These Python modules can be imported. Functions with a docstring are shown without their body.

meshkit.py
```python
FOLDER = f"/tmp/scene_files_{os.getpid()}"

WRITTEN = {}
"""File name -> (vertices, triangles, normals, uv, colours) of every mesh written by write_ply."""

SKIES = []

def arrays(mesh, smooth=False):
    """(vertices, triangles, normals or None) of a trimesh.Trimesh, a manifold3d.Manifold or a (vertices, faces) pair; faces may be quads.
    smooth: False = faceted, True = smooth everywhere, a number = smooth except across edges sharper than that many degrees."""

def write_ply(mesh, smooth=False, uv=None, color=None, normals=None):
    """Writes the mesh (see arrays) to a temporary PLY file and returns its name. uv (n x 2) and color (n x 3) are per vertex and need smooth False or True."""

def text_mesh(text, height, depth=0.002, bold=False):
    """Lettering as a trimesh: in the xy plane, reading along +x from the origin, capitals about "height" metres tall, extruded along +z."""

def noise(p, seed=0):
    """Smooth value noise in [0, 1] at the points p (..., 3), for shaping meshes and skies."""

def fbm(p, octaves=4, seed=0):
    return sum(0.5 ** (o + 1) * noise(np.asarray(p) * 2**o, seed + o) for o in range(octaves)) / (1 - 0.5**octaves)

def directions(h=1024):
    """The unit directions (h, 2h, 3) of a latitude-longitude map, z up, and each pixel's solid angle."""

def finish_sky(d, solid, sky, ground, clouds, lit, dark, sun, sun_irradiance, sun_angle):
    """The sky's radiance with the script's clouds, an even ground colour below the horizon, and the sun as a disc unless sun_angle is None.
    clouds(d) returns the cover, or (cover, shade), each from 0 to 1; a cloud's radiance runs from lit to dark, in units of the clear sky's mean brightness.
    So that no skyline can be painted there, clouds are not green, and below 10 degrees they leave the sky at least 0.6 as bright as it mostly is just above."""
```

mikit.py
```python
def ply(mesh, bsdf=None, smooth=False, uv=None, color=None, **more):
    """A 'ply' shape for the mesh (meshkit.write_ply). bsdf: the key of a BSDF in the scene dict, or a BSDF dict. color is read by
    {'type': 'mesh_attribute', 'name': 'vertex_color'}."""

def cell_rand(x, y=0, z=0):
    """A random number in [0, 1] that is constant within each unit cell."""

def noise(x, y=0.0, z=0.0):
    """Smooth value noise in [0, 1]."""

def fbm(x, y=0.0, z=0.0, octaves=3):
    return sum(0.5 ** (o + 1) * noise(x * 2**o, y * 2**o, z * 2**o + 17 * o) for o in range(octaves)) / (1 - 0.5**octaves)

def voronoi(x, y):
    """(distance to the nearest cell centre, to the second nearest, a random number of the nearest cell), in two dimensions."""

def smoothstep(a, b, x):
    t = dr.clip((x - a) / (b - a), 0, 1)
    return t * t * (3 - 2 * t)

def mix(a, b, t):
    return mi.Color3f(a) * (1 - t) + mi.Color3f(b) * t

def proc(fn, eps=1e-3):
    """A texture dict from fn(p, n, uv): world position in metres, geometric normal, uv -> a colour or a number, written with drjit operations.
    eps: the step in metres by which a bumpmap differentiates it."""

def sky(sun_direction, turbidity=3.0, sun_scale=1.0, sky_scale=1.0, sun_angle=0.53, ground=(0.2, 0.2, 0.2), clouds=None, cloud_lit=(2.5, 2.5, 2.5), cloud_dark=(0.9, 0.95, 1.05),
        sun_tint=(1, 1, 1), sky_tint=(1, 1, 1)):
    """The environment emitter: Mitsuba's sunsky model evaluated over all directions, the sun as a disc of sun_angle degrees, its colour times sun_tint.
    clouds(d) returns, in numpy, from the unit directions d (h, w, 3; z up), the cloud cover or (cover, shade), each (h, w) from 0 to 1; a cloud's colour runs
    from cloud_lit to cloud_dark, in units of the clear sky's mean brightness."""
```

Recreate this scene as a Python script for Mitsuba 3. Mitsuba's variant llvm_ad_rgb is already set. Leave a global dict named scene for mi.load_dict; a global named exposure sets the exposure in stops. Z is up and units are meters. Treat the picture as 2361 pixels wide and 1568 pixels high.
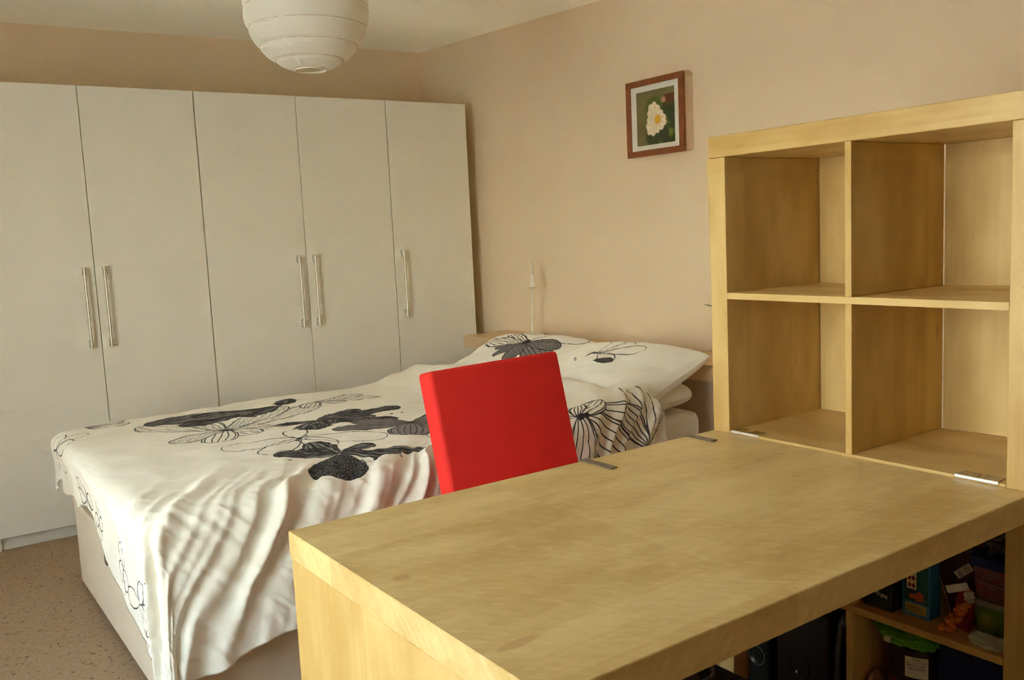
import math, random
import numpy as np, trimesh, manifold3d as m3
import drjit as dr
import mitsuba as mi
import mikit, meshkit
from scipy.interpolate import CubicSpline, PchipInterpolator
from mikit import proc, noise, fbm, voronoi, smoothstep, mix

T = mi.ScalarTransform4f
rng = np.random.default_rng(7)
random.seed(7)
scene, labels = {}, {}

# ------------------------------------------------------------------ camera, sky, exposure
CAM = np.array([1.56998957, -1.72315768, 1.27514995])
FWD = np.array([-0.81328446, 0.569892, -0.11743722])
UP = np.array([-0.06896741, 0.10599263, 0.99197231])
FPX = 2068.4657647943136
scene['camera'] = {'type': 'perspective', 'fov_axis': 'x', 'fov': math.degrees(2 * math.atan(1180.5 / FPX)), 'near_clip': 0.05, 'far_clip': 100.0,
                   'to_world': T().look_at(origin=CAM.tolist(), target=(CAM + FWD).tolist(), up=UP.tolist())}
# a hazy bright day with the sun high behind the house: the window looks away from it, over pale sunlit ground
scene['sky'] = mikit.sky((0.25, 0.80, 0.55), turbidity=6.0, sun_scale=0.0, ground=(0.95, 0.95, 0.90), sky_tint=(1.30, 1.14, 0.89))
exposure = 6.2


# ------------------------------------------------------------------ helpers
def put(key, shape):
    base, k = key, 0
    while key in scene:
        k += 1
        key = f'{base}_{k:03d}'
    scene[key] = shape
    return key


def add(key, mesh, mat, smooth=False, uv=None, **more):
    return put(key, mikit.ply(mesh, mat, smooth, uv=uv, **more))


def thing(key, label, cat, group=None):
    labels[key] = {'label': label, 'category': cat}
    if group:
        labels[key]['group'] = group
    return key


def struct(key, label=None):
    labels[key] = {'kind': 'structure'}
    if label:
        labels[key]['label'] = label
    return key


def box(x0, x1, y0, y1, z0, z1, c=0.002):
    """A box with chamfered edges."""
    lo, hi = np.array([x0, y0, z0], float), np.array([x1, y1, z1], float)
    c = min(c, 0.45 * float((hi - lo).min()))
    if c <= 0:
        m = trimesh.creation.box(hi - lo)
        m.apply_translation((lo + hi) / 2)
        return m
    pts = []
    for s in np.ndindex(2, 2, 2):
        corner = np.where(np.array(s) == 0, lo, hi)
        d = np.where(np.array(s) == 0, 1, -1) * c
        for k in range(3):
            q = corner.copy()
            for j in range(3):
                if j != k:
                    q[j] += d[j]
            pts.append(q)
    return trimesh.convex.convex_hull(np.array(pts))


def rbox(x0, x1, y0, y1, z0, z1, r, seg=16):
    """A box rounded on every edge."""
    r = min(r, 0.49 * min(x1 - x0, y1 - y0, z1 - z0))
    s = m3.Manifold.sphere(r, seg)
    hull = m3.Manifold.batch_hull([s.translate([x, y, z]) for x in (x0 + r, x1 - r) for y in (y0 + r, y1 - r) for z in (z0 + r, z1 - r)])
    m = hull.to_mesh()
    return trimesh.Trimesh(m.vert_properties[:, :3], m.tri_verts)


def vbox(x0, x1, y0, y1, z0, z1, r, c=0.004, seg=8):
    """A box whose upright edges are rounded by r and whose top and bottom edges are rounded by c."""
    pts = []
    for cx, cy, a0 in ((x1 - r, y1 - r, 0), (x0 + r, y1 - r, 90), (x0 + r, y0 + r, 180), (x1 - r, y0 + r, 270)):
        for k in range(seg + 1):
            a = math.radians(a0 + 90 * k / seg)
            for rr, z in ((r, z0 + c), (r, z1 - c), (r - c, z0), (r - c, z1), (r - 0.29 * c, z1 - 0.29 * c), (r - 0.29 * c, z0 + 0.29 * c)):
                pts.append([cx + rr * math.cos(a), cy + rr * math.sin(a), z])
    return trimesh.convex.convex_hull(np.array(pts))


def lathe(profile, centre=(0, 0, 0), axis=(0, 0, 1), sections=40):
    m = trimesh.creation.revolve(np.array(profile, float), sections=sections)
    m.apply_transform(trimesh.geometry.align_vectors([0, 0, 1], axis))
    m.apply_translation(centre)
    return m


def tube(points, radius, sides=10):
    p = np.asarray(points, float)
    rad = np.broadcast_to(np.asarray(radius, float), (len(p),))
    t = np.gradient(p, axis=0)
    t /= np.linalg.norm(t, axis=1, keepdims=True)
    ref = np.array([0.31, 0.87, 0.22])
    a = np.cross(t, ref)
    a /= np.linalg.norm(a, axis=1, keepdims=True)
    b = np.cross(t, a)
    ang = np.arange(sides) * 2 * np.pi / sides
    v = (p[:, None] + rad[:, None, None] * (np.cos(ang)[None, :, None] * a[:, None] + np.sin(ang)[None, :, None] * b[:, None])).reshape(-1, 3)
    f = []
    n = len(p)
    for i in range(n - 1):
        for j in range(sides):
            q = (i * sides + j, i * sides + (j + 1) % sides, (i + 1) * sides + (j + 1) % sides, (i + 1) * sides + j)
            f += [(q[0], q[1], q[2]), (q[0], q[2], q[3])]
    v = np.vstack([v, p[:1], p[-1:]])
    for j in range(sides):
        f.append((n * sides, (j + 1) % sides, j))
        f.append((n * sides + 1, (n - 1) * sides + j, (n - 1) * sides + (j + 1) % sides))
    m = trimesh.Trimesh(v, f, process=False)
    if m.volume < 0:
        m.invert()
    return m


def grid_faces(nu, nv):
    i, j = np.meshgrid(np.arange(nu - 1), np.arange(nv - 1), indexing='ij')
    a = i * nv + j
    return np.vstack([np.stack([a, a + nv, a + nv + 1], -1).reshape(-1, 3), np.stack([a, a + nv + 1, a + 1], -1).reshape(-1, 3)])


def shell(P, thick):
    """A closed sheet with thickness from a grid of points P (nu, nv, 3): returns vertices, faces; the second half of the vertices is the inner side."""
    nu, nv = P.shape[:2]
    du, dv = np.gradient(P, axis=0), np.gradient(P, axis=1)
    N = np.cross(du, dv)
    N /= np.maximum(np.linalg.norm(N, axis=-1, keepdims=True), 1e-9)
    V = np.vstack([P.reshape(-1, 3), (P - N * np.asarray(thick)[..., None] if np.ndim(thick) else P - N * thick).reshape(-1, 3)])
    f = grid_faces(nu, nv)
    n = nu * nv
    idx = np.arange(n).reshape(nu, nv)
    rim = np.concatenate([idx[:-1, 0], idx[-1, :-1], idx[:0:-1, -1], idx[0, :0:-1]])
    nx = np.roll(rim, -1)
    side = np.vstack([np.stack([rim, rim + n, nx], -1), np.stack([nx, rim + n, nx + n], -1)])
    return V, np.vstack([f, f[:, ::-1] + n, side])


def concat(*m):
    return trimesh.util.concatenate(list(m))


def rot(m, axis, deg, point):
    m = m.copy()
    m.apply_transform(trimesh.transformations.rotation_matrix(math.radians(deg), axis, point))
    return m


def turn(meshes, deg, point):
    return [rot(m, [0, 0, 1], deg, point) for m in meshes]


# ------------------------------------------------------------------ materials
def mat(key, color, rough=0.6, spec=0.3, bump=None, **more):
    d = {'type': 'principled', 'base_color': {'type': 'rgb', 'value': list(color)} if not isinstance(color, dict) else color,
         'roughness': rough, 'specular': spec, **more}
    if bump:
        d = {'type': 'bumpmap', 'scale': 1.0, 'nested_texture': bump, 'bsdf': d}
    scene[key] = {'type': 'twosided', 'bsdf': d}
    return key


def birch(axis):
    def fn(p, n, uv):
        a, b, c = {'x': (p.x, p.y, p.z), 'y': (p.y, p.x, p.z), 'z': (p.z, p.x, p.y)}[axis]
        plank = mikit.cell_rand(b / 0.115 + 0.37, c / 0.115 + 0.37, a / 0.7)
        grain = fbm(a * 7, b * 120, c * 120, 3)
        cloud = fbm(a * 5 + 3, b * 11, c * 11, 3)
        flame = fbm((a + b + c) * 30 + cloud * 3, (a - b - c) * 95, 7, 2)
        fleck = smoothstep(0.66, 0.86, noise((a * 0.7 + b + c) * 38 + 11, (a - b * 0.8 - c) * 150, 3))
        knot = smoothstep(0.80, 0.90, fbm(a * 10 + 40, b * 26, c * 26 + 9, 2))
        k_f = 1.0 if axis == 'y' else 0.25
        t = 0.60 * cloud + 0.14 * grain + 0.12 * (flame * k_f + cloud * (1 - k_f)) + 0.14 * plank
        col = mix((0.50, 0.325, 0.108), (0.66, 0.485, 0.205), smoothstep(0.24, 0.74, t))
        col = mix(col, (0.70, 0.55, 0.29), fleck * 0.20 * k_f)
        col = mix(col, (0.40, 0.22, 0.08), knot * 0.45)
        return col * mi.Color3f(1.02, 1.07, 1.18) if axis == 'y' else col * mi.Color3f(0.95, 0.94, 0.92)
    return fn


for ax in 'xyz':
    mat(f'birch_{ax}', proc(birch(ax)), 0.38, 0.35)


def wall_fn(p, n, uv):
    return mix((0.775, 0.635, 0.450), (0.805, 0.665, 0.475), fbm(p.x * 1.3, p.y * 1.3, p.z * 1.3, 2))


def carpet_fn(p, n, uv):
    t = fbm(p.x * 90, p.y * 90, 0, 2)
    low = fbm(p.x * 3, p.y * 3, 5, 2)
    fleck = smoothstep(0.80, 0.88, noise(p.x * 130 + 9, p.y * 130, 3))
    col = mix((0.33, 0.235, 0.150), (0.43, 0.315, 0.210), 0.6 * t + 0.4 * low)
    return mix(col, (0.16, 0.10, 0.07), fleck * 0.7)


def carpet_bump(p, n, uv):
    return 0.0025 * fbm(p.x * 160, p.y * 160, 0, 2)


mat('wall_paint', proc(wall_fn), 0.9, 0.1)
mat('ceiling_paint', (0.87, 0.85, 0.77), 0.95, 0.1)
mat('carpet', proc(carpet_fn), 0.95, 0.05, bump=proc(carpet_bump, 0.001))
mat('white_foil', (0.80, 0.775, 0.69), 0.42, 0.35)
mat('white_edge', (0.74, 0.715, 0.63), 0.5, 0.3)
mat('dark_gap', (0.12, 0.11, 0.09), 0.8, 0.1)
scene['brushed_steel'] = {'type': 'twosided', 'bsdf': {'type': 'roughconductor', 'material': 'none', 'specular_reflectance': {'type': 'rgb', 'value': [0.66, 0.63, 0.57]}, 'alpha': 0.22}}
scene['hinge_steel'] = {'type': 'twosided', 'bsdf': {'type': 'roughconductor', 'material': 'none', 'specular_reflectance': {'type': 'rgb', 'value': [0.72, 0.71, 0.68]}, 'alpha': 0.3}}
mat('bracket_metal', (0.17, 0.13, 0.095), 0.4, 0.4, metallic=0.4)


def red_fn(p, n, uv):
    t = fbm(p.x * 380, p.y * 380, p.z * 380, 2)
    return mix((0.72, 0.030, 0.026), (0.80, 0.044, 0.038), t)


mat('red_cloth', proc(red_fn), 0.85, 0.15, sheen=0.3)
mat('sheet_white', (0.76, 0.72, 0.64), 0.9, 0.1)
mat('chair_leg_wood', (0.10, 0.055, 0.03), 0.45, 0.3)


def leatherette(p, n, uv):
    return mix((0.70, 0.605, 0.485), (0.74, 0.64, 0.515), fbm(p.x * 14, p.y * 14, p.z * 14, 3))


mat('bed_fabric', proc(leatherette), 0.6, 0.25)
mat('headboard_foil', (0.62, 0.44, 0.27), 0.5, 0.3)
mat('headboard_panel', (0.66, 0.535, 0.42), 0.55, 0.3)
mat('disc_brown', (0.16, 0.105, 0.08), 0.5, 0.3)
mat('lamp_white', (0.80, 0.76, 0.66), 0.35, 0.4)
mat('lamp_dark', (0.30, 0.27, 0.22), 0.5, 0.3)
mat('frame_wood', proc(lambda p, n, uv: mix((0.17, 0.045, 0.014), (0.30, 0.10, 0.035), fbm(p.x * 30, p.y * 30, p.z * 30, 3))), 0.4, 0.4)
mat('frame_box', (0.70, 0.56, 0.42), 0.7, 0.2)
mat('mount_card', (0.72, 0.70, 0.62), 0.9, 0.1)
mat('plant_green', (0.10, 0.16, 0.03), 0.5, 0.3)
mat('plant_pot', (0.72, 0.68, 0.66), 0.4, 0.4)
mat('petal', (0.55, 0.40, 0.50), 0.7, 0.2)


# ------------------------------------------------------------------ the setting
XB, YA, YW, XR, HC = -3.42, 1.17, -3.05, 4.40, 2.42
struct('floor'); struct('ceiling')
for s_ in ('left', 'back', 'right', 'front'):
    struct('wall_' + s_)
add('floor', box(XB - 0.12, XR + 0.12, YW - 0.2, YA + 0.12, -0.10, 0.0, 0), 'carpet')
# the ceiling falls a little from the wardrobe wall towards the lamp and then runs level
xk = -1.45
def hc(x, y):
    return 2.417 - 0.046 * (min(x, xk) - XB) - 0.012 * (YA - y)
cx = [XB - 0.12, xk, XR + 0.12]
cy = [YA + 0.12, YW - 0.2]
V = np.array([[x, y, hc(x, y)] for x in cx for y in cy] + [[x, y, 2.62] for x in cx for y in cy])
cm = trimesh.convex.convex_hull(V[[0, 1, 2, 3, 6, 7, 8, 9]])
cm2 = trimesh.convex.convex_hull(V[[2, 3, 4, 5, 8, 9, 10, 11]])
add('ceiling', concat(cm, cm2), 'ceiling_paint')
add('wall_left', box(XB - 0.12, XB, YW, YA, 0, 2.5, 0), 'wall_paint')
add('wall_back', box(XB - 0.12, XR + 0.12, YA, YA + 0.12, 0, 2.5, 0), 'wall_paint')
add('wall_right', box(XR, XR + 0.12, YW, YA, 0, 2.5, 0), 'wall_paint')
# the wall behind the camera, with a wide window opening
WX0, WX1, WZ0, WZ1 = -0.60, 0.80, 0.40, 1.95
add('wall_front', concat(box(XB - 0.12, WX0, YW - 0.2, YW, 0, 2.5, 0), box(WX1, XR + 0.12, YW - 0.2, YW, 0, 2.5, 0),
                         box(WX0, WX1, YW - 0.2, YW, 0, WZ0, 0), box(WX0, WX1, YW - 0.2, YW, WZ1, 2.5, 0)), 'wall_paint')
struct('window_1')
fr = [box(WX0, WX1, YW - 0.14, YW - 0.08, WZ0, WZ0 + 0.05), box(WX0, WX1, YW - 0.14, YW - 0.08, WZ1 - 0.05, WZ1)]
for x in np.linspace(WX0, WX1 - 0.05, 3):
    fr.append(box(x, x + 0.05, YW - 0.14, YW - 0.08, WZ0 + 0.05, WZ1 - 0.05))
add('window_1__frame', concat(*fr), 'lamp_white')
add('window_1__sill', box(WX0 - 0.05, WX1 + 0.05, YW - 0.08, YW + 0.10, WZ0 - 0.03, WZ0, 0.004), 'lamp_white')


# a dark wooden door in the back wall, to the right of the bookcase
struct('door_1')
mat('door_wood', (0.10, 0.055, 0.03), 0.45, 0.3)
add('door_1__leaf', box(1.12, 1.98, YA - 0.030, YA - 0.0005, 0.004, 2.03, 0.002), 'door_wood')
for q_ in (box(1.04, 1.118, YA - 0.020, YA - 0.0005, 0, 2.11, 0.002), box(1.982, 2.06, YA - 0.020, YA - 0.0005, 0, 2.11, 0.002), box(1.118, 1.982, YA - 0.020, YA - 0.0005, 2.033, 2.11, 0.002)):
    add('door_1__casing', q_, 'door_wood')
add('door_1__handle', concat(lathe([[0, 0], [0.024, 0], [0.024, 0.008], [0.010, 0.010], [0.010, 0.045], [0, 0.045]], (1.90, YA - 0.030, 1.0), (0, -1, 0), 24), box(1.78, 1.905, YA - 0.078, YA - 0.062, 0.992, 1.008, 0.004)), 'brushed_steel', 35)

# ------------------------------------------------------------------ bookcase
W, t_, sh, D = 0.789, 0.052, 0.016, 0.39
H1, H2, H0 = 1.1041, 0.7533, 0.402
mid = W / 2
thing('bookcase', 'tall birch bookcase of open square compartments standing at the end of the desk', 'bookcase')
add('bookcase__top_board', box(0, W, 0, D, 1.49 - t_, 1.49, 0.0015), 'birch_x')
for x0, bow in ((0, -0.004), (W - t_, 0)):
    sp = box(x0, x0 + t_, 0.0006, D, t_ + 0.0004, 1.49 - t_ - 0.0006, 0.0012)
    add('bookcase__side_panel', sp, 'birch_z')
add('bookcase__bottom_board', box(0, W, 0, D, 0, t_, 0.0015), 'birch_x')
for h in (H1, H2, H0):
    add('bookcase__shelf', box(t_ + 0.0005, W - t_ - 0.0005, 0.001, D - 0.02, h - sh, h, 0.0008), 'birch_x')
for z0, z1 in ((t_, H0 - sh), (H0, H2 - sh), (H2, H1 - sh), (H1, 1.49 - t_)):
    add('bookcase__divider', box(mid - sh / 2, mid + sh / 2, 0.001, D - 0.02, z0 + 0.0004, z1 - 0.0004, 0.0008), 'birch_z')
for x0, x1 in ((t_ + 0.003, mid - sh / 2), (mid + sh / 2 + 0.002, W - t_)):
    for z0, z1 in ((t_, H0 - sh), (H0, H2 - sh), (H2, H1 - sh), (H1, 1.49 - t_)):
        add('bookcase__back_panel', box(x0, x1 - 0.0005, 0.372, 0.378, z0 + 0.0005, z1 - 0.0005, 0.0005), 'birch_z')
# a strip of edging that has come loose at the top of the outer side panel, drawing-pin holes inside
strip = trimesh.convex.convex_hull(np.array([[-0.0005, y, z] for y in (0.002, 0.03) for z in (1.436, 1.16)] + [[-0.0065, y, 1.436] for y in (0.002, 0.03)]))
add('bookcase__loose_edging', strip, 'birch_z')
pins = [lathe([[0, 0], [0.002, 0], [0.002, 0.0008], [0, 0.0008]], (t_ + 0.0001, 0.362, z), (1, 0, 0), 10) for z in (1.405, 1.375)]
for p_ in pins:
    add('bookcase__screw_hole', p_, 'dark_gap')

# ------------------------------------------------------------------ desk
DT, L = 0.7476, 1.1506
thing('desk', 'long birch desk whose far end butts against the bookcase', 'desk')
add('desk__desktop', box(0, W, -L, -0.002, DT - 0.052, DT, 0.0015), 'birch_y')
add('desk__end_panel', box(0.004, W - 0.003, -L + 0.0015, -L + 0.052, 0, DT - 0.0525, 0.0015), 'birch_z')
for x0 in (0.062, 0.640):
    q = []
    for dx in (0, 0.046):
        q.append(box(x0 + dx, x0 + dx + 0.034, 0.004, 0.034, H2 + 0.0002, H2 + 0.0032, 0.0008))
    q.append(box(x0 - 0.004, x0 + 0.084, -0.0016, 0.0048, H2 - 0.004, H2 + 0.0034, 0.001))
    add('desk__hinge', concat(*q), 'hinge_steel')
for k, (yc, x1, lab) in enumerate(((-0.436, 0.104, 'dark metal hook strip over the desk edge right beside the red chair'),
                                   (-0.094, 0.087, 'dark metal hook strip over the desk edge closest to the bookcase'))):
    key = thing('desk_hook' + ('' if k == 0 else f'_{k:03d}'), lab, 'hook', 'hook strips on the desk edge')
    add(key + '__strip', box(-0.003, x1, yc - 0.010, yc + 0.010, DT + 0.0002, DT + 0.0034, 0.0005), 'bracket_metal')
    add(key + '__hanger', box(-0.0035, -0.0005, yc - 0.010, yc + 0.010, DT - 0.12, DT + 0.0034, 0.0005), 'bracket_metal')

# ------------------------------------------------------------------ wardrobes (three units side by side, slightly askew to the wall)
PIV = np.array([-2.778, 1.079, 0])
YAW = -math.degrees(0.0171)
HW, DW = 2.011, 0.56
handle_z = (0.853, 1.216)


def wadd(key, m, mt, smooth=False):
    return add(key, rot(m, [0, 0, 1], YAW, PIV), mt, smooth)


def handle(parent, y):
    x = PIV[0]
    bar = lathe([[0, handle_z[0]], [0.0055, handle_z[0]], [0.0062, handle_z[0] + 0.001], [0.0062, handle_z[1] - 0.001], [0.0055, handle_z[1]], [0, handle_z[1]]], (x + 0.034, y, 0), sections=18)
    posts = [box(x, x + 0.030, y - 0.006, y + 0.006, z - 0.018, z + 0.018, 0.002) for z in (handle_z[0] + 0.0185, handle_z[1] - 0.0185)]
    h = wadd(parent + '__handle', concat(bar, *posts), 'brushed_steel', 35)
    return h


units = [('wardrobe', [(1.079, 0.579, 0.622)], 'narrow white wardrobe with a single door, standing in the corner beside the bed'),
         ('wardrobe_001', [(0.579, 0.079, 0.113), (0.079, -0.421, 0.030)], 'two-door white wardrobe in the middle of the row of wardrobes'),
         ('wardrobe_002', [(-0.421, -0.921, -0.886), (-0.921, -1.421, -0.969)], 'two-door white wardrobe cut off by the left edge of the photo')]
for key, doors, lab in units:
    thing(key, lab, 'wardrobe', 'white wardrobes along the wall')
    ya, yb = doors[0][0], doors[-1][1]
    x = PIV[0]
    add_y = 0.001
    body = [box(x - DW, x - 0.022, yb + add_y, yb + 0.018, 0.0, HW - 0.002, 0.0006), box(x - DW, x - 0.022, ya - 0.018, ya - add_y, 0.0, HW - 0.002, 0.0006),
            box(x - DW, x - 0.022, yb + 0.018, ya - 0.018, HW - 0.02, HW - 0.002, 0.0006), box(x - DW, x - DW + 0.008, yb + 0.018, ya - 0.018, 0.06, HW - 0.02, 0.0006),
            box(x - DW, x - 0.03, yb + 0.018, ya - 0.018, 0.06, 0.078, 0.0006)]
    wadd(key + '__carcass', concat(*body), 'white_edge')
    wadd(key + '__plinth', box(x - 0.06, x - 0.045, yb + 0.018, ya - 0.018, 0.0, 0.06, 0.0006), 'white_edge')
    for k, (y1, y0, hy) in enumerate(doors):
        d = wadd(key + '__door', box(x - 0.020, x, y0 + (0.0026 if k == len(doors) - 1 else 0.0016), y1 - (0.0026 if k == 0 else 0.0016), 0.062, HW, 0.0012), 'white_foil')
        handle(d, hy)

# ------------------------------------------------------------------ bed
BX0, BX1, BY0, BY1 = -2.18, -0.79, -1.20, 0.83
thing('bed', 'double storage bed with beige upholstered base, under a floral duvet', 'bed')
add('bed__base', vbox(BX0, BX1, BY0, BY1, 0.025, 0.338, 0.045, 0.006), 'bed_fabric', 30)
add('bed__lid', vbox(BX0 - 0.003, BX1 + 0.003, BY0 - 0.004, BY1, 0.340, 0.362, 0.047, 0.006), 'bed_fabric', 30)
add('bed__mattress', vbox(BX0 + 0.01, BX1 - 0.01, BY0 + 0.012, BY1, 0.364, 0.560, 0.06, 0.03), 'sheet_white', 40)
add('bed__vent_disc', lathe([[0, 0], [0.018, 0], [0.021, 0.002], [0.021, 0.005], [0.017, 0.007], [0, 0.007]], (-1.561, BY0, 0.272), (0, -1, 0), 28), 'disc_brown', 30)
for x in (BX0 + 0.08, BX1 - 0.08):
    for y in (BY0 + 0.08, BY1 - 0.08):
        add('bed__foot', lathe([[0, 0], [0.022, 0], [0.025, 0.004], [0.025, 0.024], [0, 0.024]], (x, y, 0), sections=20), 'disc_brown', 30)
thing('headboard', 'pale wooden headboard with a deep top ledge against the back wall', 'headboard')
add('headboard__ledge', box(-2.60, -0.30, 0.875, 1.168, 0.665, 0.733, 0.002), 'headboard_foil')
add('headboard__front_panel', box(-2.58, -0.32, 0.92, 1.160, 0.0, 0.664, 0.002), 'headboard_panel')

# printed flowers: petals are (centre u, v, direction, length, width, style); styles: 0 outline with veins, 1 grey fill, 2 dark fill, 3 bare outline
PETALS, DOTS = [], []


def flower(u, v, style, petals):
    for ang, ln, wd in petals:
        PETALS.append((u, v, math.radians(ang), ln, wd, style))


def make_print(petals, dots, base_lo, base_hi, scale=1.0):
    def fn(p, n, uv):
        u, v = uv.x, uv.y
        wu, wv = u + 0.012 * (fbm(u * 9, v * 9, 1, 2) - 0.5), v + 0.012 * (fbm(u * 9 + 5, v * 9, 8, 2) - 0.5)
        col = mix(base_lo, base_hi, fbm(u * 5, v * 5, 3, 2))
        ink = (0.035, 0.033, 0.036)
        speck = fbm(u * 70, v * 24, 2, 2)
        for cu, cv, ang, ln, wd, style in petals:
            ca, sa = math.cos(ang), math.sin(ang)
            x = ((wu - cu) * ca + (wv - cv) * sa) / ln
            y = (wv - cv) * ca - (wu - cu) * sa
            xc = dr.clip(x, 0.0, 1.0)
            w = wd * 0.58 * dr.power(xc + 1e-4, 0.65) * dr.power(dr.maximum(1.0 - xc * xc, 0.0) + 1e-5, 0.45) * 1.25
            q = y / dr.maximum(w, 1e-4)
            if style == 2:
                q = q * (1.0 + 0.55 * (fbm(x * 9 + cu * 13, cv * 17, ang, 2) - 0.45))
            inside = (x > 0.0) & (x < 1.0) & (dr.abs(q) < 1.0)
            edge = inside & ((1.0 - dr.abs(q)) * w < 0.0050)
            edge = edge | (inside & (x > 1.0 - 0.004 / ln))
            nv = 5.0 if style != 1 else 7.0
            if style in (0, 1):
                vv = (q * 0.5 + 0.5) * nv
                vein = dr.abs(vv - dr.floor(vv) - 0.5) * w * 2 / nv < 0.0021
                vein = inside & vein
            if style == 0:
                col = dr.select(inside, mix(base_lo, base_hi, 0.2), col)
                col = dr.select(edge | vein, mi.Color3f(0.07, 0.065, 0.065), col)
            elif style == 1:
                col = dr.select(inside, mix((0.20, 0.185, 0.185), (0.27, 0.25, 0.245), speck), col)
                col = dr.select(edge | vein, mi.Color3f(0.07, 0.065, 0.065), col)
            elif style == 2:
                fill = mix((0.040, 0.038, 0.042), (0.30, 0.29, 0.285), smoothstep(0.50, 0.72, fbm(x * 5 + cu * 7, q * 9 + x * 4, ang, 2)))
                col = dr.select(inside, fill, col)
            elif style == 4:
                d1, d2, r_ = voronoi(u / 0.017, v / 0.017)
                fill = mix((0.25, 0.24, 0.24), (0.03, 0.03, 0.033), smoothstep(0.015, 0.07, dr.abs(d1 - 0.36)))
                col = dr.select(inside, fill, col)
            else:
                col = dr.select(edge, mi.Color3f(0.08, 0.075, 0.075), col)
        for cu, cv, r in dots:
            col = dr.select(dr.square(wu - cu) + dr.square(wv - cv) < r * r, mi.Color3f(*ink), col)
        return col
    return fn


WHITE_LO, WHITE_HI = (0.785, 0.76, 0.675), (0.835, 0.81, 0.735)
flower(-1.614, -0.762, 0, [(-150, .43, .17), (-172, .34, .14), (112, .46, .17), (128, .40, .15), (62, .17, .13), (20, .18, .12), (-25, .21, .14), (-70, .22, .12)])
flower(-1.915, -0.440, 2, [(-80, .43, .20), (-101, .52, .19), (-62, .24, .13), (150, .18, .12)])
flower(-1.870, -0.310, 0, [(75, .27, .12), (105, .24, .11), (40, .13, .09), (-40, .13, .10)])
flower(-1.490, -0.470, 2, [(88, .34, .10), (47, .31, .12), (66, .22, .09), (-28, .16, .15), (112, .22, .10), (-115, .15, .09), (10, .12, .10)])
flower(-1.198, -0.241, 1, [(98, .24, .15), (-28, .18, .18), (-108, .27, .12), (-140, .22, .11), (42, .22, .14), (70, .24, .13)])
flower(-1.258, -0.628, 3, [(-100, .25, .14), (55, .30, .13), (-52, .21, .13), (20, .16, .12), (165, .15, .10)])
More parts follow.
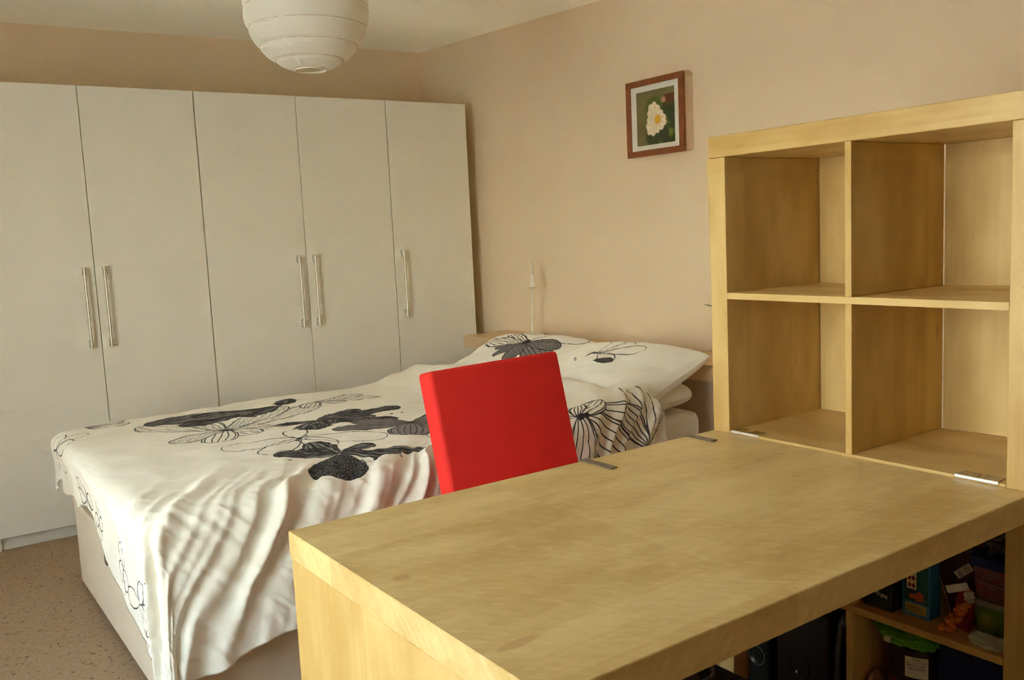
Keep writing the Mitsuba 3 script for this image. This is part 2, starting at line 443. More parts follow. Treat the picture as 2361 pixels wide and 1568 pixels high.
flower(-0.990, -0.609, 2, [(-131, .20, .13), (-160, .16, .11), (64, .29, .09), (48, .20, .08), (185, .19, .11), (110, .15, .09)])
flower(-0.985, -0.615, 4, [(-23, .25, .20)])
flower(-0.990, -0.150, 3, [(-40, .16, .13), (20, .18, .12), (-100, .13, .10), (90, .13, .1)])
flower(-0.762, 0.170, 0, [(58, .27, .16), (34, .27, .15), (-14, .23, .16), (100, .12, .12), (172, .09, .10), (140, .09, .08)])
flower(-0.560, 0.430, 0, [(174, .27, .19), (-150, .18, .12)])
flower(-1.165, -1.500, 3, [(200, .08, .08), (120, .09, .08), (60, .08, .07), (-20, .08, .07), (-80, .07, .07)])
flower(-1.010, -1.560, 3, [(170, .09, .08), (60, .10, .08), (-30, .09, .08)])
flower(-0.860, -1.560, 3, [(190, .12, .10), (120, .12, .09), (40, .10, .08)])
flower(-1.680, -1.400, 3, [(90, .08, .07), (180, .08, .07), (0, .08, .07), (-60, .06, .06)])
flower(-1.480, -1.440, 3, [(100, .07, .06), (180, .07, .06), (10, .07, .06), (-60, .06, .05)])
flower(-2.040, -1.270, 3, [(20, .12, .10), (90, .13, .11), (160, .12, .09), (-60, .10, .08), (-130, .10, .08)])
flower(-2.170, -1.120, 0, [(60, .16, .10), (100, .14, .09), (150, .12, .09)])
for q in ((-0.862, -0.545, .007), (-0.845, -0.505, .006), (-0.833, -0.475, .005), (-0.880, -0.580, .006), (-1.010, -0.760, .006), (-0.985, -0.230, .008), (-0.955, -0.110, .008), (-0.940, -0.290, .006),
          (-1.385, -0.215, .008), (-1.37, -0.18, .005), (-1.165, -1.500, .010), (-1.155, -1.488, .008), (-1.176, -1.490, .007), (-1.150, -1.510, .006),
          (-1.600, -0.755, .020), (-1.590, -0.740, .013), (-1.625, -0.775, .013), (-1.258, -0.628, .009), (-1.235, -0.615, .006), (-1.285, -0.64, .007), (-1.24, -0.645, .006), (-1.265, -0.60, .006), (-1.198, -0.241, .014), (-0.755, 0.175, .014), (-0.745, 0.195, .010)):
    DOTS.append(q)
for k in range(12):
    a = 2.4 * k
    DOTS.append((-0.90 + 0.035 * math.sqrt(k / 3) * math.cos(a), -1.600 + 0.030 * math.sqrt(k / 3) * math.sin(a), .0045))
mat('duvet_print', proc(make_print(PETALS, DOTS, WHITE_LO, WHITE_HI)), 0.9, 0.1, sheen=0.2)

# duvet: flat cloth coordinates a (across), b (along); beyond the bed's edges it hangs, at the corners it hangs as a cone
DX0, DX1, DY0 = BX0 - 0.012, BX1 + 0.012, BY0 - 0.006
NA, NB = 380, 400


def duvet_points():
    s, tt = np.meshgrid(np.linspace(0, 1, NA), np.linspace(0, 1, NB), indexing='ij')
    bap = -1.55 + 2.10 * tt
    hem_r = 0.46 - 0.14 * np.clip((bap + 1.2) / 1.2, 0, 1) + 0.012 * np.sin(bap * 17)
    a = (DX0 - 0.19) + s * (DX1 + hem_r - (DX0 - 0.19))
    fa = np.clip((a - DX0) / (DX1 - DX0), -0.2, 1.25)
    hem_f = np.interp(fa, [-0.2, 0.0, 0.43, 0.66, 0.9, 1.2], [0.17, 0.235, 0.255, 0.375, 0.46, 0.50]) + 0.010 * np.sin(a * 23) + 0.012 * np.sin(a * 9 + 1)
    top_b = 0.60 - 0.05 * fa
    b = (DY0 - hem_f) + tt * (top_b - (DY0 - hem_f))
    dx, dl, dy = np.maximum(0, a - DX1), np.maximum(0, DX0 - a), np.maximum(0, DY0 - b)
    ox = dx - dl
    r = np.sqrt(ox ** 2 + dy ** 2)
    n = np.stack([ox, -dy, np.zeros_like(r)], -1) / np.maximum(r, 1e-9)[..., None]
    R = 0.055
    e = np.minimum(r / R, np.pi / 2)
    past = np.maximum(0, r - R * np.pi / 2)
    corner = np.clip(np.minimum(np.abs(ox), dy) / 0.12, 0, 1)
    flare = 0.06 + 0.06 * corner
    hor = R * np.sin(e) + flare * past
    drop = R * (1 - np.cos(e)) + past * np.sqrt(1 - flare ** 2)
    # at the foot the loft bulges over the edge and the hem falls back against the bed's front
    hor_f = PchipInterpolator([0, 0.03, 0.07, 0.12, 0.20, 0.60], [0, 0.026, 0.046, 0.038, 0.021, 0.022])(r)
    drop_f = PchipInterpolator([0, 0.03, 0.07, 0.12, 0.20, 0.60], [0, 0.010, 0.042, 0.090, 0.167, 0.566])(r)
    wf = np.clip(dy / np.maximum(r, 1e-9), 0, 1) ** 2 * (r > 0)
    hor, drop = hor * (1 - wf) + hor_f * wf, drop * (1 - wf) + drop_f * wf
    anchor = np.stack([np.clip(a, DX0, DX1), np.maximum(b, DY0)], -1)
    p3 = np.stack([a, b, np.zeros_like(a)], -1)
    puff = 0.018 * (meshkit.fbm(p3 * 3.2, 3, 3) - 0.5) + 0.010 * (meshkit.fbm(p3 * 9, 2, 5) - 0.5)
    head = np.clip((b - 0.02) / 0.36, 0, 1)
    head = head * head * (3 - 2 * head)
    roll = np.clip((b - 0.40) / (top_b - 0.40), 0, 1)
    fl = np.clip((a - DX0) / (DX1 - DX0), 0, 1)
    crown = 0.020 * np.sin(np.pi * fl)
    top = 0.612 + crown + puff + head * (0.055 + 0.03 * fl) - 0.085 * roll ** 3
    foot = np.clip((b - DY0) / 0.25, 0, 1)
    top = top - 0.012 * (1 - foot) ** 2
    P = np.concatenate([anchor, top[..., None]], -1) + n * hor[..., None]
    P[..., 2] -= drop
    N = n * np.sin(e)[..., None]
    N[..., 2] += np.cos(e)
    # folds
    warp = 0.16 * (meshkit.fbm(p3 * 2.6, 3, 11) - 0.5)
    over = np.maximum(a - (DX1 - 0.3), 0)
    psi = b + 0.95 * over - 0.45 * over ** 2 + warp

    def ridge(x, k):
        w = x - np.floor(x) - 0.5
        return np.exp(-(w / 0.21) ** 2) - 0.37
    amp = 0.10 + 1.15 * meshkit.noise(np.stack([psi * 7, a * 3.0, 0 * a], -1), 21) ** 1.5
    f1 = ridge(psi / 0.128 + 0.35 * np.sin(psi * 9), 0) * amp
    f2 = ridge(psi / 0.071 + 0.37 + 0.5 * np.sin(psi * 5 + 1), 1) * 0.55 * meshkit.noise(np.stack([psi * 5 + 3, a * 4.0, 0 * a], -1), 22)
    side = np.clip((a - (DX1 - 0.26)) / 0.34, 0, 1)
    side = side * side * (3 - 2 * side)
    reach = np.clip((a - (DX1 - 0.62)) / 0.5, 0, 1) * np.clip((0.25 - b) / 0.3, 0, 1)
    A = 0.027 * side + 0.007 * reach
    A = A * (1 - 0.72 * np.clip((dy + 0.02) / 0.10, 0, 1))
    foot_f = 0.005 * np.clip(dy / 0.15, 0, 1) * np.sin((a + 0.4 * dy) * 19 + 3 * meshkit.noise(p3 * 3, 9))
    wr = 0.0055 * (meshkit.fbm(np.stack([a * 7 + b * 9, (b - a) * 38, 0 * a], -1), 3, 33) - 0.5) * (1 + side)
    headfold = head * (1 - roll) * 0.006 * np.sin(a * 5 + b * 46 + 4 * meshkit.noise(p3 * 4, 41))
    cone = np.clip(np.minimum(dx, dy) / 0.10, 0, 1) * 0.020 * np.sin(np.arctan2(dy, dx + 1e-6) * 7.0 + 0.8)
    P = P + N * (A * (f1 + f2) + cone + foot_f + wr + headfold + 0.3 * A)[..., None]
    P[..., 2] = np.maximum(P[..., 2], 0.02)
    return P, a, b


DP, da, db = duvet_points()
dthick = np.full(DP.shape[:2], 0.010)
dv, dfc = shell(DP, dthick)
duv = np.stack([da, db], -1).reshape(-1, 2)
labels['duvet'] = {'label': 'white duvet with black and grey printed flowers draped over the bed', 'category': 'duvet'}
add('duvet', (dv, dfc), 'duvet_print', True, uv=np.vstack([duv, duv]))


def pillow(w, d, h, seed, corner=0.05, nu=90, nv=70):
    """A pillow in its own frame: x across, y deep, z up, with pinched corners."""
    u, v = np.meshgrid(np.linspace(-1, 1, nu), np.linspace(-1, 1, nv), indexing='ij')
    ex, ey = 1 - np.abs(u) ** 3.0, 1 - np.abs(v) ** 3.0
    th = (np.clip(ex, 0, 1) * np.clip(ey, 0, 1)) ** 0.45
    x = u * w / 2 * (1 - 0.045 * (1 - v ** 2) * np.abs(u) ** 3)
    y = v * d / 2 * (1 - 0.07 * (1 - u ** 2) * np.abs(v) ** 3)
    x, y = x * (1 - corner * (u * v) ** 4), y * (1 - corner * (u * v) ** 4)
    q = np.stack([x, y, 0 * x], -1)
    cr = 0.026 * (meshkit.fbm(q * 6.5, 3, seed) - 0.5) + 0.010 * (meshkit.fbm(np.stack([x * 10 + y * 14, (y - x) * 34, 0 * x], -1), 2, seed + 3) - 0.5)
    z = h / 2 * th + cr * th ** 0.5
    zb = -h / 2 * th * 0.8
    up = np.stack([x, y, z], -1)
    dn = np.stack([x, y, zb], -1)
    V = np.vstack([up.reshape(-1, 3), dn.reshape(-1, 3)])
    f = grid_faces(nu, nv)
    n = nu * nv
    UV = np.stack([x, y], -1).reshape(-1, 2)
    return V, np.vstack([f, f[:, ::-1] + n]), np.vstack([UV, UV])


PP = {0: ([], []), 1: ([], [])}
for ang, ln, wd, st in ((-124, .17, .10, 1), (197, .18, .09, 1), (-29, .30, .17, 1), (-4, .23, .12, 1), (-75, .18, .11, 1), (160, .22, .09, 0), (182, .30, .10, 0), (25, .30, .14, 3)):
    PP[0][0].append((0.048, 0.090, math.radians(ang), ln, wd, st))
PP[0][1].extend([(0.048, 0.090, .020), (0.062, 0.078, .012), (0.040, 0.105, .010)])
for ang, ln, wd, st in ((27, .20, .10, 3), (62, .15, .08, 3), (-20, .13, .08, 3), (100, .16, .09, 3)):
    PP[1][0].append((-0.030, 0.040, math.radians(ang), ln, wd, st))
for u_, v_, ang, ln, wd, st in ((0.005, -0.022, 17, .095, .040, 1), (-0.12, 0.01, 30, .07, .018, 2), (-0.10, 0.0, 55, .06, .016, 2), (-0.11, 0.03, 8, .08, .015, 2), (-0.085, 0.01, 75, .05, .012, 2)):
    PP[1][0].append((u_, v_, math.radians(ang), ln, wd, st))
PP[1][1].extend([(-0.15, 0.0, .006), (-0.135, -0.01, .005), (-0.165, 0.01, .005)])
for k in (0, 1):
    mat(f'pillow_print_{k}', proc(make_print(PP[k][0], PP[k][1], (0.84, 0.815, 0.735), (0.88, 0.86, 0.79))), 0.9, 0.1, sheen=0.2)
mat('pillow_plain', (0.76, 0.72, 0.64), 0.9, 0.1)
PILLOWS = [('pillow', 'pillow with a large grey flower print, right under the small reading lamp', 0.72, 0.50, 0.165, (-1.80, 0.635, 0.668), (22, -2, 3), 0, 'pillow_print_0'),
           ('pillow_001', 'pillow with sparse line drawing, nearest the bookcase on top of another pillow', 0.76, 0.50, 0.18, (-1.133, 0.620, 0.678), (22, -2, -3), 1, 'pillow_print_1'),
           ('pillow_002', 'plain pale pillow lying flat beneath the pillow nearest the bookcase', 0.74, 0.44, 0.15, (-1.150, 0.600, 0.628), (3, 1, 0), 2, 'pillow_plain')]
for key, lab, w, d, h, c, (rx, ry, rz), sd, mt in PILLOWS:
    V, F, UV = pillow(w, d, h, 50 + sd, 0.14 if sd == 2 else 0.04)
    M = trimesh.transformations.euler_matrix(math.radians(rx), math.radians(ry), math.radians(rz))[:3, :3]
    labels[key] = {'label': lab, 'category': 'pillow', 'group': 'pillows at the head of the bed'}
    add(key, (V @ M.T + np.array(c), F), mt, True, uv=UV)

# ------------------------------------------------------------------ red chair
thing('chair', 'chair in a bright red fabric cover between the bed and the desk', 'chair')
A0, A1 = np.array([-0.560, -0.513, 0.91]), np.array([-0.608, -0.027, 0.91])
ydir = (A1 - A0) / np.linalg.norm(A1 - A0)
width = np.linalg.norm(A1 - A0)
fwd = np.array([ydir[1], -ydir[0], 0])           # towards the desk
LEAN = math.radians(13)
cdir = np.array([fwd[0] * math.sin(LEAN), fwd[1] * math.sin(LEAN), -math.cos(LEAN)])   # down the back
nrm = np.cross(ydir, cdir)
if nrm @ fwd < 0:
    nrm = -nrm


def chair_pt(u, v, w):      # u across, v down from the top, w forward of the front face
    return A0 + ydir * u + cdir * v + nrm * w


def chair_slab(u0, u1, v0, v1, w0, w1, r):
    m = rbox(u0, u1, v0, v1, w0, w1, r)
    m = m.subdivide_to_size(0.03)
    P = np.array(m.vertices)
    bulge = 0.010 * np.cos(np.clip((P[:, 0] - (u0 + u1) / 2) / (u1 - u0) * np.pi, -1.57, 1.57))
    P[:, 2] += np.where(P[:, 2] > (w0 + w1) / 2, bulge, 0)
    m.vertices = A0 + P[:, :1] * ydir + P[:, 1:2] * cdir + P[:, 2:] * nrm
    if m.volume < 0:
        m.invert()
    return m


add('chair__backrest', chair_slab(0.0, width, 0.0, 0.52, -0.062, 0.0, 0.011), 'red_cloth', 40)
base = A0 + cdir * 0.46


def seat_pt(u, w, z):
    return np.array([base[0], base[1], 0]) + ydir * u + fwd * w + np.array([0, 0, z])


def frame_box(u0, u1, w0, w1, z0, z1, r):
    m = rbox(u0, u1, w0, w1, z0, z1, r)
    P = np.array(m.vertices)
    m.vertices = np.array([base[0], base[1], 0]) + P[:, :1] * ydir + P[:, 1:2] * fwd + P[:, 2:] * np.array([0, 0, 1.0])
    if m.volume < 0:
        m.invert()
    return m


add('chair__seat', frame_box(0.0, width, 0.012, 0.42, 0.375, 0.475, 0.03), 'red_cloth', 40)
for u in (0.025, width - 0.025):
    for w0, w1 in ((-0.03, 0.005), (0.36, 0.395)):
        add('chair__leg', frame_box(u - 0.018, u + 0.018, w0, w1, 0.0, 0.372 if w0 > 0 else 0.40, 0.006), 'chair_leg_wood', 40)

# ------------------------------------------------------------------ picture
thing('picture', 'framed print of a white water lily hanging on the back wall', 'picture')
PX0, PX1, PZ0, PZ1, PY = -1.484, -1.136, 1.587, 1.917, 1.10
mw = 0.026
fr_ = [box(PX0, PX1, PY, PY + 0.018, PZ0, PZ0 + mw, 0.0015), box(PX0, PX1, PY, PY + 0.018, PZ1 - mw, PZ1, 0.0015),
       box(PX0, PX0 + mw, PY, PY + 0.018, PZ0 + mw, PZ1 - mw, 0.0015), box(PX1 - mw, PX1, PY, PY + 0.018, PZ0 + mw, PZ1 - mw, 0.0015)]
for q in fr_:
    add('picture__frame_rail', q, 'frame_wood')
add('picture__backing_box', box(PX0 + 0.008, PX1 - 0.006, PY + 0.0185, YA - 0.001, PZ0 + 0.008, PZ1 - 0.012, 0.001), 'frame_box')
add('picture__mount', box(PX0 + mw - 0.002, PX1 - mw + 0.002, PY + 0.0095, PY + 0.018, PZ0 + mw - 0.002, PZ1 - mw + 0.002, 0.0003), 'mount_card')


def lily(p, n, uv):
    x, z = (p.x + 1.424) / 0.232, (p.z - 1.634) / 0.232
    col = mix((0.125, 0.105, 0.035), (0.22, 0.20, 0.085), fbm(x * 3, z * 3, 1, 3) * 0.7 + 0.3 * z)
    right = smoothstep(0.35, 0.75, x)
    col = mix(col, mix((0.04, 0.06, 0.02), (0.16, 0.18, 0.03), smoothstep(0.45, 0.75, fbm(x * 5, z * 5, 7, 2))), right * smoothstep(0.92, 0.6, z))

    def blob(cx, cz, rx, rz, c, soft=0.15):
        nonlocal col
        d = dr.sqrt(dr.square((x - cx) / rx) + dr.square((z - cz) / rz))
        col = mix(col, c, smoothstep(1.0 + soft, 1.0 - soft, d))
    blob(0.46, 0.66, 0.22, 0.22, (0.10, 0.125, 0.025))
    blob(0.45, 0.13, 0.20, 0.16, (0.055, 0.07, 0.03))
    blob(0.72, 0.17, 0.13, 0.14, (0.05, 0.055, 0.03))
    blob(0.92, 0.45, 0.10, 0.10, (0.05, 0.06, 0.03))
    blob(0.86, 0.80, 0.20, 0.085, (0.13, 0.045, 0.02))
    blob(0.72, 0.79, 0.06, 0.055, (0.42, 0.26, 0.13), 0.4)
    fx, fz = x - 0.50, z - 0.45
    ang = dr.atan2(fz, fx)
    rr = dr.sqrt(fx * fx + fz * fz * 0.72)
    rad = 0.235 + 0.035 * dr.abs(dr.sin(ang * 6.5 + 0.5)) + 0.035 * dr.cos(ang * 3 + 0.6)
    pet = mix((0.62, 0.50, 0.30), (0.86, 0.74, 0.55), dr.abs(dr.cos(ang * 6.5 + 0.5)) * 0.6 + 0.4 * rr / 0.25)
    col = mix(col, pet, smoothstep(rad, rad - 0.02, rr))
    blob(0.56, 0.45, 0.085, 0.085, (0.70, 0.40, 0.03), 0.35)
    return col


mat('lily_print', proc(lily), 0.6, 0.3)
add('picture__print', box(-1.424, -1.192, PY + 0.0088, PY + 0.0094, 1.634, 1.866, 0), 'lily_print')

# ------------------------------------------------------------------ paper lantern
LC, LR = np.array([-1.262, -0.492, 2.0325]), 0.2010
thing('pendant_lamp', 'round white paper lantern lampshade hanging from the ceiling', 'lamp')
HP = hc(LC[0], LC[1])


def lantern():
    nt, nz = 96, 150
    th, ph = np.meshgrid(np.linspace(0, 2 * np.pi, nt + 1)[:-1], np.linspace(math.radians(14.5), math.radians(165.5), nz), indexing='ij')
    z = np.cos(ph)
    bands = 8
    g = (ph - ph.min()) / (ph.max() - ph.min()) * bands
    w = np.abs(g - np.round(g))
    sag = -0.0035 * np.exp(-(w / 0.10) ** 2) + 0.0015 * (w / 0.5)
    q = np.stack([np.cos(th) * np.sin(ph), np.sin(th) * np.sin(ph), z], -1)
    cr = 0.0035 * (meshkit.fbm(np.stack([q[..., 0] * 9, q[..., 1] * 9, z * 5], -1), 3, 4) - 0.5)
    seam = -0.003 * np.exp(-(((th - 5.35 + 0.08 * np.sin(z * 9)) / 0.025) ** 2)) + 0.004 * np.exp(-(((th - 5.42 + 0.08 * np.sin(z * 9)) / 0.03) ** 2))
    r = LR + sag + cr + seam
    P = q * r[..., None] + LC
    P = np.concatenate([P, P[:1]], 0)
    return P


lp = lantern()
lv, lf = shell(lp[:, ::-1], 0.0012)
scene['rice_paper'] = {'type': 'principledthin', 'base_color': {'type': 'rgb', 'value': [0.84, 0.80, 0.71]}, 'roughness': 0.8, 'diff_trans': 0.55, 'spec_trans': 0.0}
nt_, nz_ = lp.shape[:2]
add('pendant_lamp__shade', (lp[:, ::-1].reshape(-1, 3), grid_faces(nt_, nz_)), 'rice_paper', True)
mat('rib_wire', (0.62, 0.50, 0.38), 0.7, 0.2)
for k in range(9):
    ph_ = math.radians(14.5) + k / 8 * math.radians(151)
    rr_, zz_ = (LR - 0.0035) * math.sin(ph_), (LR - 0.0035) * math.cos(ph_)
    ring = trimesh.creation.torus(rr_, 0.0013, major_sections=64, minor_sections=6)
    ring.apply_translation(LC + [0, 0, zz_])
    add('pendant_lamp__rib', ring, 'rib_wire', True)
for s_ in (-1, 1):
    ring = trimesh.creation.torus(LR * math.sin(math.radians(14.5)), 0.0022, major_sections=48, minor_sections=8)
    ring.apply_translation(LC + [0, 0, s_ * LR * math.cos(math.radians(14.5))])
    add('pendant_lamp__end_ring', ring, 'lamp_white', True)
add('pendant_lamp__cord', tube([[LC[0], LC[1], HP - 0.03], [LC[0], LC[1], HP - 0.06], [LC[0], LC[1], LC[2] + 0.09]], 0.003), 'lamp_white', 40)
add('pendant_lamp__ceiling_rose', lathe([[0, -0.032], [0.03, -0.03], [0.045, -0.012], [0.05, 0.01], [0, 0.01]], (LC[0], LC[1], HP), sections=32), 'lamp_white', 30)
add('pendant_lamp__bulb', lathe([[0, -0.05], [0.018, -0.045], [0.03, -0.02], [0.03, 0.0], [0.018, 0.035], [0.014, 0.05], [0.02, 0.055], [0.02, 0.1], [0, 0.1]], LC, sections=24), 'lamp_white', 40)

# ------------------------------------------------------------------ reading lamp on the headboard
thing('reading_lamp', 'small white gooseneck reading lamp standing on the headboard ledge', 'lamp')
lb = np.array([-2.205, 1.058, 0.7335])
add('reading_lamp__base', lathe([[0, 0], [0.055, 0], [0.058, 0.003], [0.058, 0.012], [0.052, 0.019], [0.016, 0.023], [0, 0.023]], lb, sections=40), 'lamp_white', 30)
add('reading_lamp__stem', lathe([[0, 0.022], [0.010, 0.022], [0.010, 0.032], [0.0065, 0.036], [0.0045, 0.085], [0, 0.085]], lb, sections=20), 'lamp_white', 30)
side_ = np.array([0.57776456, 0.06896741 * 0 + 0.814855, 0]) / np.linalg.norm([0.57776456, 0.814855])
neck = [(0.0, 0.08), (0.0015, 0.12), (0.005, 0.18), (0.010, 0.25), (0.014, 0.30), (0.0155, 0.345), (0.0155, 0.372), (0.0145, 0.385), (0.0125, 0.380), (0.0115, 0.362), (0.011, 0.335), (0.0105, 0.312)]
cs = CubicSpline(np.linspace(0, 1, len(neck)), np.array(neck))
nn = cs(np.linspace(0, 1, 70))
toward = np.array([0.815, -0.578, 0])
pts = np.array([lb + side_ * s_ + np.array([0, 0, z]) + toward / np.linalg.norm(toward) * (0.035 * np.clip((i - 44) / 25, 0, 1)) for i, (s_, z) in enumerate(nn)])
add('reading_lamp__neck', tube(pts, 0.0033, 10), 'lamp_white', 40)
hp = pts[-1]
add('reading_lamp__head', lathe([[0, 0.016], [0.0065, 0.016], [0.009, 0.0], [0.011, -0.016], [0.0145, -0.030], [0.0185, -0.040], [0.019, -0.050], [0.0145, -0.052], [0, -0.047]], hp, sections=28), 'lamp_white', 35)
add('reading_lamp__lens', lathe([[0, -0.0465], [0.0142, -0.0525], [0.0142, -0.0535], [0, -0.0535]], hp, sections=24), 'lamp_dark', 30)
wire = np.array([lb + [0.02, -0.015, 0.024], lb + [0.035, -0.01, 0.03], lb + [0.05, 0.015, 0.028], lb + [0.045, 0.055, 0.018], lb + [0.06, 0.07, 0.003], lb + [0.12, 0.13, 0.003]])
cs = CubicSpline(np.linspace(0, 1, len(wire)), wire)
add('reading_lamp__cable', tube(cs(np.linspace(0, 1, 40)), 0.0016, 8), 'lamp_white', 40)

# ------------------------------------------------------------------ plant on the headboard, almost hidden by the bookcase
thing('potted_plant', 'potted plant on the headboard, only a leaf tip showing past the bookcase', 'plant')
pc = np.array([-0.72, 1.02, 0.7335])
add('potted_plant__pot', lathe([[0, 0], [0.045, 0], [0.06, 0.11], [0.062, 0.12], [0.055, 0.12], [0.05, 0.105], [0, 0.10]], pc, sections=32), 'plant_pot', 30)
def leaf(tip, wd, rise, base=(0, 0, 0.10)):
    tip, base = np.array(tip), np.array(base)
    s = np.linspace(0, 1, 14)
    mid_ = base[None] * (1 - s[:, None]) + tip[None] * s[:, None]
    mid_[:, 2] += rise * np.sin(np.pi * s)
    d = tip - base
    side = np.cross(d, [0, 0, 1]); side /= np.linalg.norm(side)
    w_ = wd * np.sin(np.pi * np.clip(s * 0.93 + 0.07, 0, 1)) ** 0.8
    P = np.stack([mid_ - side * w_[:, None], mid_ - np.array([0, 0, 1]) * 0.15 * w_[:, None], mid_ + side * w_[:, None]], 1)
    V, F = shell(P, 0.0012)
    return trimesh.Trimesh(V + pc, F, process=False)
for tip, wd, rise in (((-0.236, -0.02, 0.221), 0.013, 0.03), ((0.16, -0.05, 0.18), 0.016, 0.06), ((0.05, -0.10, 0.30), 0.014, 0.03), ((-0.03, 0.09, 0.34), 0.014, 0.02), ((0.14, 0.06, 0.26), 0.015, 0.05), ((-0.06, -0.09, 0.36), 0.014, 0.02)):
    add('potted_plant__leaf', leaf(tip, wd, rise), 'plant_green', True)

# ------------------------------------------------------------------ things on the bookcase's lower shelves
mat('black_plastic', (0.012, 0.011, 0.012), 0.35, 0.4)
mat('black_gloss', (0.014, 0.014, 0.015), 0.12, 0.5)
mat('black_matt', (0.010, 0.010, 0.010), 0.7, 0.2)
mat('black_card', (0.022, 0.026, 0.026), 0.5, 0.3)
mat('print_white', (0.74, 0.74, 0.72), 0.7, 0.2)
mat('print_grey', (0.10, 0.10, 0.10), 0.7, 0.2)
mat('bright_blue', (0.05, 0.21, 0.36), 0.5, 0.3)
mat('label_yellow', (0.45, 0.31, 0.02), 0.6, 0.2)
mat('label_cream', (0.66, 0.60, 0.38), 0.6, 0.2)
mat('panel_green', proc(lambda p, n, uv: mix((0.015, 0.06, 0.05), (0.02, 0.16, 0.16), dr.select(dr.abs(p.z / 0.006 - dr.floor(p.z / 0.006) - 0.5) < 0.22, mi.Float(1), mi.Float(0)) * dr.select(p.x > 0.53, mi.Float(1), mi.Float(0)))), 0.5, 0.3)
mat('orange_print', (0.45, 0.12, 0.025), 0.6, 0.2)
mat('maroon_dark', (0.045, 0.018, 0.018), 0.45, 0.4)
mat('crimson', (0.20, 0.014, 0.03), 0.45, 0.4)
mat('sticker_lilac', (0.36, 0.34, 0.46), 0.6, 0.2)
mat('candy_orange', proc(lambda p, n, uv: mix((0.42, 0.11, 0.015), (0.62, 0.25, 0.05), fbm(p.x * 140, p.y * 140, p.z * 140, 2))), 0.3, 0.5)
mat('tissue_white', (0.46, 0.49, 0.40), 0.8, 0.2)
mat('tub_green', proc(lambda p, n, uv: mix((0.10, 0.185, 0.012), (0.26, 0.29, 0.01), smoothstep(0.03, 0.0, dr.sqrt(dr.square(p.x - 0.668) + dr.square(p.z - 0.435))))), 0.3, 0.4)
mat('tub_clear', proc(lambda p, n, uv: mix((0.17, 0.105, 0.105), (0.19, 0.05, 0.052), smoothstep(0.45, 0.65, fbm(p.x * 60, p.y * 60, p.z * 110, 2)))), 0.25, 0.5)
mat('lid_frost', (0.22, 0.22, 0.20), 0.4, 0.4)
mat('lid_blue', (0.014, 0.035, 0.13), 0.3, 0.4)
mat('navy_card', (0.012, 0.018, 0.085), 0.45, 0.3)
mat('cellophane', (0.11, 0.10, 0.10), 0.25, 0.6)
mat('bag_green', proc(lambda p, n, uv: mix((0.10, 0.38, 0.02), (0.22, 0.55, 0.05), fbm(p.x * 50, p.y * 50, p.z * 50, 2))), 0.22, 0.6)
mat('tub_dark', (0.030, 0.021, 0.024), 0.35, 0.4)
mat('tub_print', proc(lambda p, n, uv: mix((0.14, 0.03, 0.055), (0.30, 0.12, 0.08), smoothstep(0.55, 0.7, fbm(p.x * 60, p.y * 60, p.z * 60, 2)))), 0.4, 0.4)
mat('chocolate', (0.20, 0.085, 0.055), 0.4, 0.4)
mat('pouch_tan', (0.33, 0.20, 0.13), 0.6, 0.3)
mat('cable_dark', (0.05, 0.04, 0.045), 0.4, 0.4)
mat('cloth_pink', (0.20, 0.12, 0.12), 0.8, 0.2)


def lettering(text, h, at, roll=0.0, bold=False, depth=0.0006):
    """Raised lettering on a face that looks along -y; at = left end of the base line."""
    m = meshkit.text_mesh(text, h, depth, bold)
    m.apply_transform(trimesh.transformations.rotation_matrix(math.pi / 2, [1, 0, 0]))
    m.apply_transform(trimesh.transformations.rotation_matrix(math.radians(-roll), [0, 1, 0]))
    m.apply_translation(at)
    return m


def crumple(c, r, seed, amp=0.3, sub=4, power=1.0, freq=2.2, flat=None):
    m = trimesh.creation.icosphere(subdivisions=sub)
    v = np.array(m.vertices)
    d = 1 + amp * (meshkit.fbm(v * freq + 5, 3, seed) - 0.5) * 2
    cr = np.abs(meshkit.fbm(v * freq * 1.7 + 9, 3, seed + 4) - 0.5) * amp
    v = np.sign(v) * np.abs(v) ** power * (d + cr)[:, None]
    v = v * np.array(r) + np.array(c)
    if flat is not None:
        v[:, 2] = np.maximum(v[:, 2], flat)
    m.vertices = v
    return m


def taper_box(x0, x1, y0, y1, z0, z1, inset, r=0.012):
    pts = []
    for z, k in ((z0, inset), (z1, 0.0)):
        for cx, cy, a0 in ((x1 - r - k, y1 - r - k, 0), (x0 + r + k, y1 - r - k, 90), (x0 + r + k, y0 + r + k, 180), (x1 - r - k, y0 + r + k, 270)):
            for q in range(7):
                a = math.radians(a0 + 15 * q)
                pts.append([cx + r * math.cos(a), cy + r * math.sin(a), z])
    return trimesh.convex.convex_hull(np.array(pts))


Z1, Z0 = H0 + 0.0004, t_ + 0.0004
# upper of the two low compartments
thing('mint_box', 'black carton with white script lettering on the low shelf, leftmost', 'box')
add('mint_box__carton', box(0.412, 0.482, 0.030, 0.19, Z1, Z1 + 0.135, 0.001), 'black_card')
add('mint_box__lettering', lettering('AfterEight', 0.0085, (0.417, 0.0298, Z1 + 0.038), -10), 'print_white')

